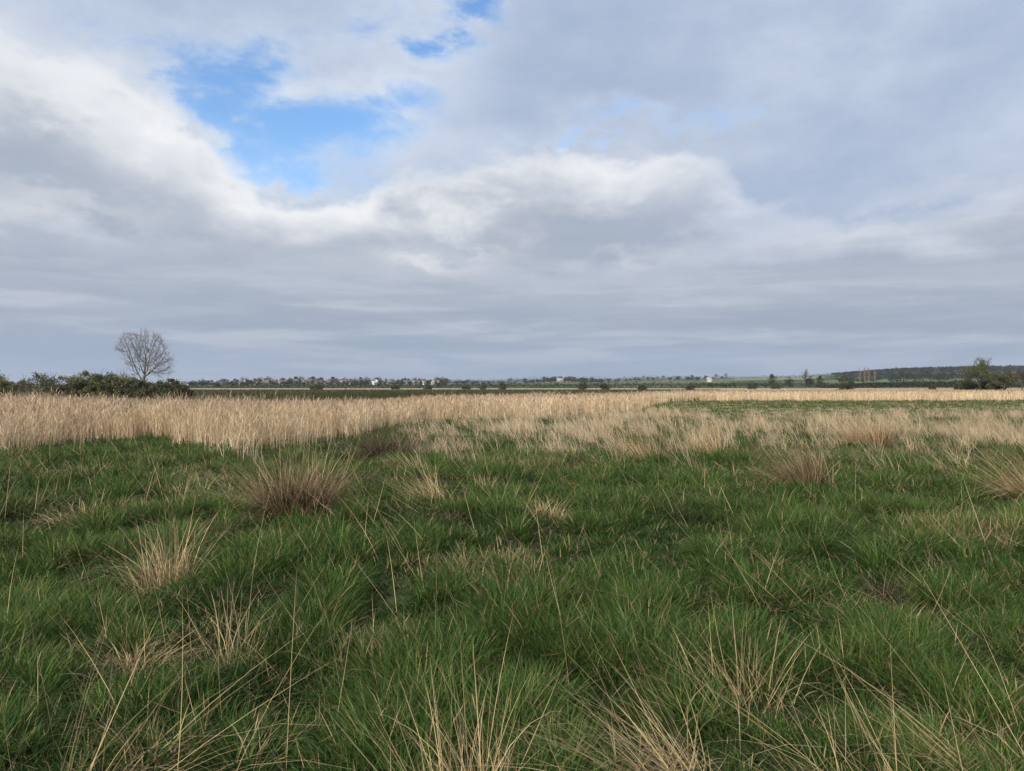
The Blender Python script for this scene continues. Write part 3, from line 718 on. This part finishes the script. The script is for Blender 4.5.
shrub('bush', 'broad olive bush in the middle of the scrub line', 'bush', 90, D + 2, 4.6, 3.0, DG, OG, 1, 15, GB_)
shrub('bush', 'highest dark green bush of the scrub, left of the bare tree', 'bush', 105, D, 3.2, 3.45, (.055, .072, .030), (.10, .125, .045), 1.2, 16, GB_)
shrub('bush', 'rounded green bush sloping down towards the bare tree', 'bush', 120, D, 4.0, 3.0, DG, OG, 1, 17, GB_)
shrub('bush', 'grey green bush at the foot of the bare tree', 'bush', 138, D, 4.0, 2.6, (.06, .065, .036), (.09, .09, .05), .9, 18, GB_)
shrub('bush', 'low mixed bush right of the bare tree trunk', 'bush', 154, D, 3.4, 2.35, DG, (.085, .085, .045), .9, 19, GB_)
shrub('bush', 'dark rounded bush closing the scrub on the right', 'bush', 171, D, 3.4, 2.6, (.05, .062, .030), (.095, .10, .048), 1.3, 20, GB_)
shrub('bush', 'small low dark bush tailing off into the marsh', 'bush', 184, D + 4, 1.9, 1.6, (.040, .050, .026), (.06, .07, .035), 1, 21, GB_)
shrub('bush', 'bare pale twiggy bush beside the highest bush under the bare tree', 'bush', 122, D + 12, 4.0, 3.5, (.16, .14, .10), (.18, .15, .11), .06, 22, GB_, up=.2)

# --- right hand side hawthorns
def thorn_tree(name, label, px, d, H, w, cA, cB, lean, seed, leafy=1.0, fork=.25, group=None):
    root = empty(name, G(px, d)); tag(root, label, 'tree', group)
    rnd = random.Random(seed); nr_ = np.random.default_rng(seed); tr = Buf(); sg = []
    fx = lean * fork * H
    tube(tr, [(-.02 * H, 0, -.1), (fx * .4, 0, fork * H * .45), (fx, 0, fork * H)], [.05 * H * .55, .04 * H * .55, .03 * H * .55], 6, (.09, .075, .06))
    for k in range(8):
        a = rnd.uniform(0, 6.28); q = rnd.uniform(.1, .95)
        d0 = Vector((math.cos(a) * q * w / H + lean * .5, math.sin(a) * q, 1)).normalized()
        grow(sg, Vector((fx * .9, 0, fork * H * rnd.uniform(.6, 1))), d0, H * .36, .014 * H, 3, rnd, up=.05, nch=(2, 4), ang=(.35, .9), wob=.2, rmin=.016, shrink=.58)
    cr = Buf(); fol = Buf()
    for pts, rs, dep in sg:
        tube(cr, [tuple(q) for q in pts], rs, 3, (.10, .085, .065))
        if dep <= 1 and rnd.random() < leafy:
            e = pts[-1]; leaf_cloud(fol, tuple(e), (.055 * w + .25,) * 2 + (.04 * H + .15,), int(12), .13, tuple(v * .8 for v in cA), tuple(v * .8 for v in cB), nr_, .1)
    tr.build('trunk', M_bark, root); c = cr.build('crown', M_bark, root)
    if fol.n: fol.build('foliage', M_leaf, c)
    return root
HG = 'thorn trees at the right edge of the marsh'
thorn_tree('thorn_tree', 'tall leaning green thorn tree standing highest at the right edge', 981, 205, 10.8, 7, (.08, .09, .042), (.15, .17, .065), -.15, 31, 1, .18, HG)
thorn_tree('thorn_tree', 'spreading olive thorn tree with bent trunk right of the leaning one', 1003, 200, 6.8, 10, (.09, .09, .05), (.15, .15, .07), .35, 32, 1, .16, HG)
thorn_tree('thorn_tree', 'half bare brownish thorn tree cut by the right edge', 1022, 208, 8.0, 6, (.09, .08, .06), (.12, .10, .07), .1, 33, .35, .2, HG)
shrub('bush', 'dark low bush between the trunks of the thorn trees', 'bush', 992, 206, 7, 4.0, (.045, .05, .028), (.075, .085, .04), 1, 34, leaf=.22)
shrub('bush', 'low olive bush on the left of the leaning thorn tree', 'bush', 966, 215, 6, 4.2, (.05, .055, .03), (.09, .10, .045), .8, 35, leaf=.22)

# --- isolated bushes standing on the pale strip
GI = 'dark bushes dotted along the pale strip'
for k, (px, d, w, h, txt) in enumerate([(317, 255, 5.0, 3.3, 'dark round bush alone on the pale strip below the village'), (466, 300, 4, 2.6, 'small dark bush on the pale strip right of the village'),
        (483, 300, 3.6, 4.0, 'narrow dark bush on the pale strip beside a shorter one'), (503, 280, 3.6, 4.6, 'taller dark bush on the pale strip near the middle'),
        (583, 260, 3.6, 4.4, 'slim bush on the pale strip below the far wooded knoll'), (605, 270, 4.4, 4.0, 'broad dark bush on the pale strip just past the wooded knoll'),
        (642, 280, 4.0, 3.0, 'low dark bush on the pale strip under the long green field'), (691, 270, 4.2, 3.8, 'dark bush near the right end of the marsh strip'),
        (752, 330, 4.0, 2.6, 'small dark bush in the pale field right of the strip'), (776, 340, 6, 4.2, 'dense bush by the dark hedge end in the pale field'),
        (847, 230, 5.6, 5.6, 'green bush standing out in front of the wooded ridge'), (932, 235, 3.2, 3.0, 'low dark bush in the pale reeds left of the thorn trees'),
        (395, 310, 4, 3.0, 'grey bush in front of the village by the pale strip'), (428, 300, 3.6, 3.2, 'dark bush in front of the right end of the village')]):
    shrub('field_bush', txt, 'bush', px, d, w * .95, h * .8, (.045, .052, .03), (.085, .09, .045), .55, 40 + k, GI, leaf=.20, nblob=14)

# --- far trees, seen against the sky or the fields
def far_proto(kind, seed):
    nr_ = np.random.default_rng(seed); rnd = random.Random(seed); root = empty('far_tree', (0, 0, 0))
    tr = Buf(); cr = Buf(); H = 10.0
    tube(tr, [(0, 0, -.5), (.1, 0, 2), (0, .1, 4.5)], [.32, .25, .15], 5, (.08, .065, .055))
    if kind == 'round':
        for k in range(22):
            a = nr_.uniform(0, 6.28); q = nr_.uniform(0, 3.0); z = nr_.uniform(1.4, 8.8 - .7 * q)
            leaf_cloud(cr, (math.cos(a) * q, math.sin(a) * q, z), (1.5, 1.5, 1.15), 46, .34, (.036, .042, .028), (.062, .068, .038), nr_, .2)
    elif kind == 'twiggy':
        sg = []
        for k in range(7):
            a = rnd.uniform(0, 6.28); q = rnd.uniform(.1, .8)
            grow(sg, Vector((0, 0, rnd.uniform(2.5, 4.5))), Vector((math.cos(a) * q, math.sin(a) * q, 1)).normalized(), 3.0, .12, 2, rnd, up=.08, nch=(3, 5), ang=(.3, .8), wob=.15, rmin=.045, shrink=.62)
        for pts, rs, dep in sg: tube(cr, [tuple(q) for q in pts], rs, 3, (.16, .125, .11))
    else:
        for k in range(9):
            a = nr_.uniform(0, 6.28); q = nr_.uniform(0, 2.0); z = nr_.uniform(1.2, 5)
            leaf_cloud(cr, (math.cos(a) * q, math.sin(a) * q, z), (1.7, 1.7, 1.2), 46, .34, (.034, .042, .025), (.062, .072, .036), nr_, .2)
    tr.build('trunk', M_bark, root); cr.build('crown', M_far, root)
    return root
protos = [far_proto('round', 101), far_proto('round', 102), far_proto('twiggy', 103), far_proto('twiggy', 105), far_proto('low', 104)]
used = set()
def far_tree(kind, px, d, h, wsc, label, group):
    src = protos[kind]
    if kind in used:
        o = src.copy(); C.objects.link(o)
        for ch in src.children: c = ch.copy(); C.objects.link(c); c.parent = o
    else: o = src; used.add(kind)
    p = G(px, d); o.location = p; s = h / 10.0; o.scale = (s * wsc, s * wsc, s); o.rotation_euler = (0, 0, random.uniform(0, 6.28))
    tag(o, label, 'tree', group); return o
rnd = random.Random(77)
def between(a, b): return rnd.uniform(a, b)
KT = {0: 'round dark tree', 1: 'round dark tree', 2: 'bare branching tree', 3: 'bare branching tree', 4: 'low bushy tree'}
# trees crowning the village ridge and standing among the houses
for k in range(62):
    px = 190 + 255 * (k + rnd.random()) / 62; kd = rnd.choice([0, 1, 1, 3, 0, 2])
    far_tree(kd, px, between(1260, 1560), between(9.5, 15), between(1.2, 2.1), KT[kd] + ' on the skyline above the far village', 'trees above the far village')
for k in range(92):
    px = 188 + 262 * (k + rnd.random()) / 92; kd = rnd.choice([4, 1, 3, 4, 0])
    far_tree(kd, px, between(880, 1200), between(4.5, 9), between(1.2, 2.1), KT[kd] + ' in front of and among the far village houses', 'trees among the far village houses')
for k in range(72):
    px = 440 + 290 * (k + rnd.random()) / 72; kd = rnd.choice([0, 1, 4, 2, 4])
    far_tree(kd, px, between(1450, 1780), between(8, 14.5), between(1.3, 2.3), KT[kd] + ' on the low skyline right of the village', 'trees on the low skyline')
for k in range(44):
    px = 530 + 72 * abs(math.sin(k * 1.7)) if k < 26 else between(536, 600)
    d = between(1650, 1790); e = 1 - abs(px - 568) / 46
    far_tree(rnd.choice([0, 1]), px, d, between(11, 14) * (.6 + .5 * max(0, e)), 1.5, 'round dark tree of the wooded knoll on the skyline', 'trees of the wooded knoll')
for k in range(40):
    px = 700 + 140 * (k + rnd.random()) / 40; kd = rnd.choice([4, 4, 1, 3])
    far_tree(kd, px, between(520, 760), between(3, 6.0), between(1.1, 1.8), KT[kd] + ' in the dark belt before the wooded ridge', 'trees in the dark belt on the right')
far_tree(0, 772, 620, 12.5, 1.0, 'grey round tree alone above the dark belt', 'skyline trees on the right')
far_tree(1, 789, 620, 9.0, 1.4, 'low wide tree between two taller skyline trees', 'skyline trees on the right')
far_tree(3, 805, 600, 16, 1.0, 'ragged tall tree above the dark belt left of the ridge', 'skyline trees on the right')
far_tree(1, 810, 605, 10, 1.3, 'dark rounded tree under the ragged tall one', 'skyline trees on the right')
far_tree(0, 820, 640, 11, 1.0, 'small grey tree at the left end of the wooded ridge', 'skyline trees on the right')
far_tree(2, 933, 1900, 10, 1.3, 'lone bare tree poking above the long dark ridge', 'skyline trees on the right')

def poplar(px, d, H, label, seed):
    root = empty('bare_poplar', G(px, d)); tag(root, label, 'tree', 'bare poplars before the wooded ridge'); rnd = random.Random(seed)
    tr = Buf(); cr = Buf(); c = (.26, .19, .16)
    tube(tr, [(0, 0, -.3), (.1, 0, H * .35), (0, .1, H * .7), (0, 0, H * .97)], [.24, .18, .11, .05], 5, c); sg = []
    for k in range(26):
        z = H * (.30 + .66 * k / 26); a = rnd.uniform(0, 6.28)
        grow(sg, Vector((0, 0, z)), Vector((math.cos(a) * .6, math.sin(a) * .6, 1)).normalized(), H * .13, .06, 1, rnd, up=.1, nch=(3, 5), ang=(.3, .6), wob=.12, rmin=.04, shrink=.7)
    for pts, rs, dep in sg: tube(cr, [tuple(q) for q in pts], rs, 3, c)
    tr.build('trunk', M_bark, root); cr.build('crown', M_bark, root)
for k, (px, H, t) in enumerate([(860, 12.5, 'left slim bare reddish poplar of the cluster'), (865, 14, 'tallest bare reddish poplar of the cluster'), (869, 13.5, 'bare reddish poplar right beside the tallest one'), (875, 12, 'right slim bare reddish poplar of the cluster')]):
    poplar(px, 520 + 6 * k, H, t + ' before the wooded ridge', 200 + k)

# --- the long wooded ridge on the right: one mass
def wood_mass(name, label, pts, n, seed, hs=1.0):
    nr_ = np.random.default_rng(seed); b = Buf()
    px0, px1, d0, d1 = pts
    px = nr_.uniform(px0, px1, n); d = nr_.uniform(d0, d1, n); X = (px - 512) / F * d; Z = gz(X, d)
    for x, y, z in zip(X, d, Z):
        h = hs * min(1, .35 + (x / y * F + 512 - px0) / 150) * nr_.uniform(7, 10.5) * (.8 + .4 * float(fbm(x, y, 120, 8, 2))); w = nr_.uniform(3, 5); g = nr_.uniform(0, 1); red = nr_.uniform(0, 1) < .18
        ca = (.020, .027, .019) if not red else (.05, .042, .034)
        leaf_cloud(b, (x, y, z + h * .55), (w, w, h * .45), 26, 1.1 * hs, ca, tuple(v * 1.5 for v in ca), nr_, .5)
    return tag(b.build(name, M_far), label, 'wood', kind='stuff')
wood_mass('wood', 'long dark wood covering the ridge on the right horizon', (832, 1250, 1500, 1860), 2400, 301)
wood_mass('wood', 'dark lower wood along the foot of the ridge', (822, 1250, 432, 640), 1500, 302, .5)
wood_mass('wood', 'mid slope wood below the ridge on the right', (836, 1250, 850, 1350), 1500, 303, .8)

# --- hedges
def hedge(px0, px1, d0, d1, h, label, cat='hedge'):
    a, b_ = G(px0, d0), G(px1, d1); L = (b_ - a).length; n = int(L / 1.6); nr_ = np.random.default_rng(int(px0 * 7 + d0)); b = Buf()
    for k in range(n):
        t = k / n; x = a.x + (b_.x - a.x) * t; y = a.y + (b_.y - a.y) * t + nr_.normal(0, .4); z = float(gz(x, y)); hh = h * nr_.uniform(.7, 1.25) * (.75 + .5 * float(fbm(x, y, 22, 4, 2)))
        leaf_cloud(b, (x - a.x, y - a.y, z - a.z + hh * .5), (1.5, 1.2, hh * .5), 34, .42, (.032, .040, .024), (.055, .064, .034), nr_, .4)
    o = b.build('hedge', M_far); o.location = a; tag(o, label, 'hedge', 'far field hedges'); return o
hedge(180, 320, 445, 450, 4.4, 'dark hedge at the foot of the far village, left stretch')
hedge(318, 445, 452, 448, 3.8, 'dark hedge at the foot of the far village, right stretch')
hedge(440, 560, 700, 730, 5.6, 'dark hedge across the green fields right of the village')
hedge(455, 640, 1150, 1120, 9.5, 'long dark hedge below the wooded knoll')
hedge(556, 700, 760, 740, 6, 'dark hedge below the long pale green field')
hedge(600, 735, 1150, 1160, 8.0, 'tall dark hedge at the bottom of the pale green skyline field')
hedge(640, 830, 1420, 1400, 5.0, 'hedge crossing the pale green skyline field')
hedge(690, 830, 620, 600, 4.5, 'dark hedge behind the pale field right of the strip')
hedge(436, 600, 505, 520, 3.2, 'low dark hedge just behind the pale strip in the middle')
hedge(596, 760, 520, 500, 3.4, 'low dark hedge just behind the pale strip right of the middle')
hedge(440, 530, 1640, 1660, 9.5, 'unbroken line of far trees on the skyline left of the knoll')
hedge(528, 606, 1700, 1700, 15, 'thick far trees forming the wooded knoll')
hedge(604, 700, 1700, 1690, 10, 'unbroken line of far trees on the skyline right of the knoll')
hedge(440, 540, 1400, 1420, 8.0, 'far hedge on the skyline between village and knoll')

# ---------------------------------------------------------------- far village
def box(b, x0, x1, y0, y1, z0, z1, c):
    v = [(x, y, z) for z in (z0, z1) for x, y in ((x0, y0), (x1, y0), (x1, y1), (x0, y1))]
    b.add(v, [(0, 3, 2, 1), (4, 5, 6, 7), (0, 1, 5, 4), (1, 2, 6, 5), (2, 3, 7, 6), (3, 0, 4, 7)], None, np.array(c))
def house_proto(wc, rc, w=9.0, dp=7.0, hw=5.0, hr=3.2):
    root = empty('house', (0, 0, 0))
    b = Buf(); box(b, -w / 2, w / 2, -dp / 2, dp / 2, -2, hw, wc)
    n0 = b.n; b.add([(-w / 2, -dp / 2, hw), (-w / 2, dp / 2, hw), (-w / 2, 0, hw + hr * .93), (w / 2, -dp / 2, hw), (w / 2, dp / 2, hw), (w / 2, 0, hw + hr * .93)], None, [(0, 2, 1), (3, 4, 5)], np.array(wc)); b.build('wall', M_wall, root)
    e = .4; b = Buf(); t = .25
    v = []
    for zz in (0, t):
        v += [(-w / 2 - e, -dp / 2 - e, hw - .2 + zz), (w / 2 + e, -dp / 2 - e, hw - .2 + zz), (w / 2 + e, 0, hw + hr + zz), (-w / 2 - e, 0, hw + hr + zz), (w / 2 + e, dp / 2 + e, hw - .2 + zz), (-w / 2 - e, dp / 2 + e, hw - .2 + zz)]
    b.add(v, [(0, 3, 2, 1), (3, 5, 4, 2), (6, 7, 8, 9), (9, 8, 10, 11), (0, 1, 7, 6), (4, 5, 11, 10), (1, 2, 8, 7), (2, 4, 10, 8), (3, 0, 6, 9), (5, 3, 9, 11)], None, np.array(rc))
    rf = b.build('roof', M_roof, root)
    b = Buf(); box(b, w * .3, w * .3 + .9, -.45, .45, hw + hr - .8, hw + hr + 1.1, (.25, .13, .09)); b.build('chimney', M_wall, rf)
    for sx in (-1, 1):
        for z in (.9, 3.2):
            b = Buf(); box(b, sx * w * .27 - .6, sx * w * .27 + .6, -dp / 2 - .06, -dp / 2 + .02, z, z + 1.2, (.05, .06, .07)); b.build('window', M_wall, root)
    b = Buf(); box(b, -.5, .5, -dp / 2 - .06, -dp / 2 + .02, 0, 2.1, (.12, .07, .05)); b.build('door', M_wall, root)
    return root
hp = [(house_proto((.22, .15, .12), (.14, .11, .10)), 'red brick house with brown roof in the far village'), (house_proto((.45, .42, .36), (.17, .14, .13)), 'cream rendered house with grey roof in the far village'),
      (house_proto((.19, .14, .12), (.19, .13, .11)), 'dark brick house with red tiled roof in the far village'), (house_proto((.78, .77, .74), (.18, .16, .155)), 'white painted house with slate roof in the far village')]
hu = set()
def copy_tree(o, parent=None):
    c = o.copy(); C.objects.link(c); c.parent = parent
    for ch in o.children: copy_tree(ch, c)
    return c
plan = []
for k in range(44):
    px = 215 + 228 * (k + rnd.random()) / 44
    plan.append((px, between(1120, 1420), rnd.choice([0, 0, 2, 2, 1, 1]) if px > 300 else rnd.choice([0, 0, 2])))
plan += [(375, 1090, 3), (381, 1110, 1), (425, 1150, 3), (352, 1120, 3), (434, 1140, 1), (437, 1160, 3)]
srcs = {}
for px, d, k in plan:
    base, lab = hp[k]
    o = copy_tree(base) if k in hu else base; hu.add(k)
    o.location = G(px, d); o.rotation_euler = (0, 0, between(-.5, .5) + (math.pi / 2 if rnd.random() < .3 else 0)); s = between(.7, .95)
    if px == 375: s = 1.1
    o.scale = (s, s, s); tag(o, lab, 'house', 'houses of the far village')
tag(hp[3][0], group='houses of the far village')
for o in C.objects:
    if o.get('category') == 'house' and abs(o.location.y - 1090) < .5: o['label'] = 'largest bright white house standing out in the middle of the far village'
# pale barn by the knoll
def barn(px, d, w, label):
    root = empty('barn', G(px, d)); tag(root, label, 'barn', 'far farm buildings'); b = Buf(); box(b, -w / 2, w / 2, -8, 8, -2, 4.2, (.45, .45, .43)); b.build('wall', M_wall, root)
    b = Buf(); h = 4.2; r = 3.4
    b.add([(-w / 2 - .5, -8.5, h), (w / 2 + .5, -8.5, h), (w / 2 + .5, 0, h + r), (-w / 2 - .5, 0, h + r), (w / 2 + .5, 8.5, h), (-w / 2 - .5, 8.5, h)], [(0, 1, 2, 3), (3, 2, 4, 5)], [(1, 4, 2), (0, 3, 5)], np.array((.42, .43, .42)))
    b.build('roof', M_roof, root)
barn(560, 1500, 13, 'long pale roofed barn below the wooded knoll')
barn(709, 1100, 5, 'small pale barn in front of the pale green field')

# ---------------------------------------------------------------- haze
def haze(z0, z1, x0, x1, y0, y1, dens):
    b = Buf(); v = [(x, y, z) for z in (z0, z1) for x, y in ((x0, y0), (x1, y0), (x1, y1), (x0, y1))]
    o = make_mesh('haze', v, [(0, 3, 2, 1), (4, 5, 6, 7), (0, 1, 5, 4), (1, 2, 6, 5), (2, 3, 7, 6), (3, 0, 4, 7)])
    m = bpy.data.materials.new('haze_air'); m.use_nodes = True; t = m.node_tree; t.nodes.clear()
    p = t.nodes.new('ShaderNodeVolumePrincipled'); p.inputs['Color'].default_value = (.80, .87, 1, 1); p.inputs['Density'].default_value = dens; p.inputs['Anisotropy'].default_value = .2
    u_ = t.nodes.new('ShaderNodeOutputMaterial'); t.links.new(p.outputs[0], u_.inputs['Volume']); o.data.materials.append(m); o['kind'] = 'stuff'
    tag(o, 'thin pale blue air haze over the far marsh', 'haze')
HAZE = True
if HAZE: haze(-6, 95, -15500, 15500, -15500, 15500, .00008)
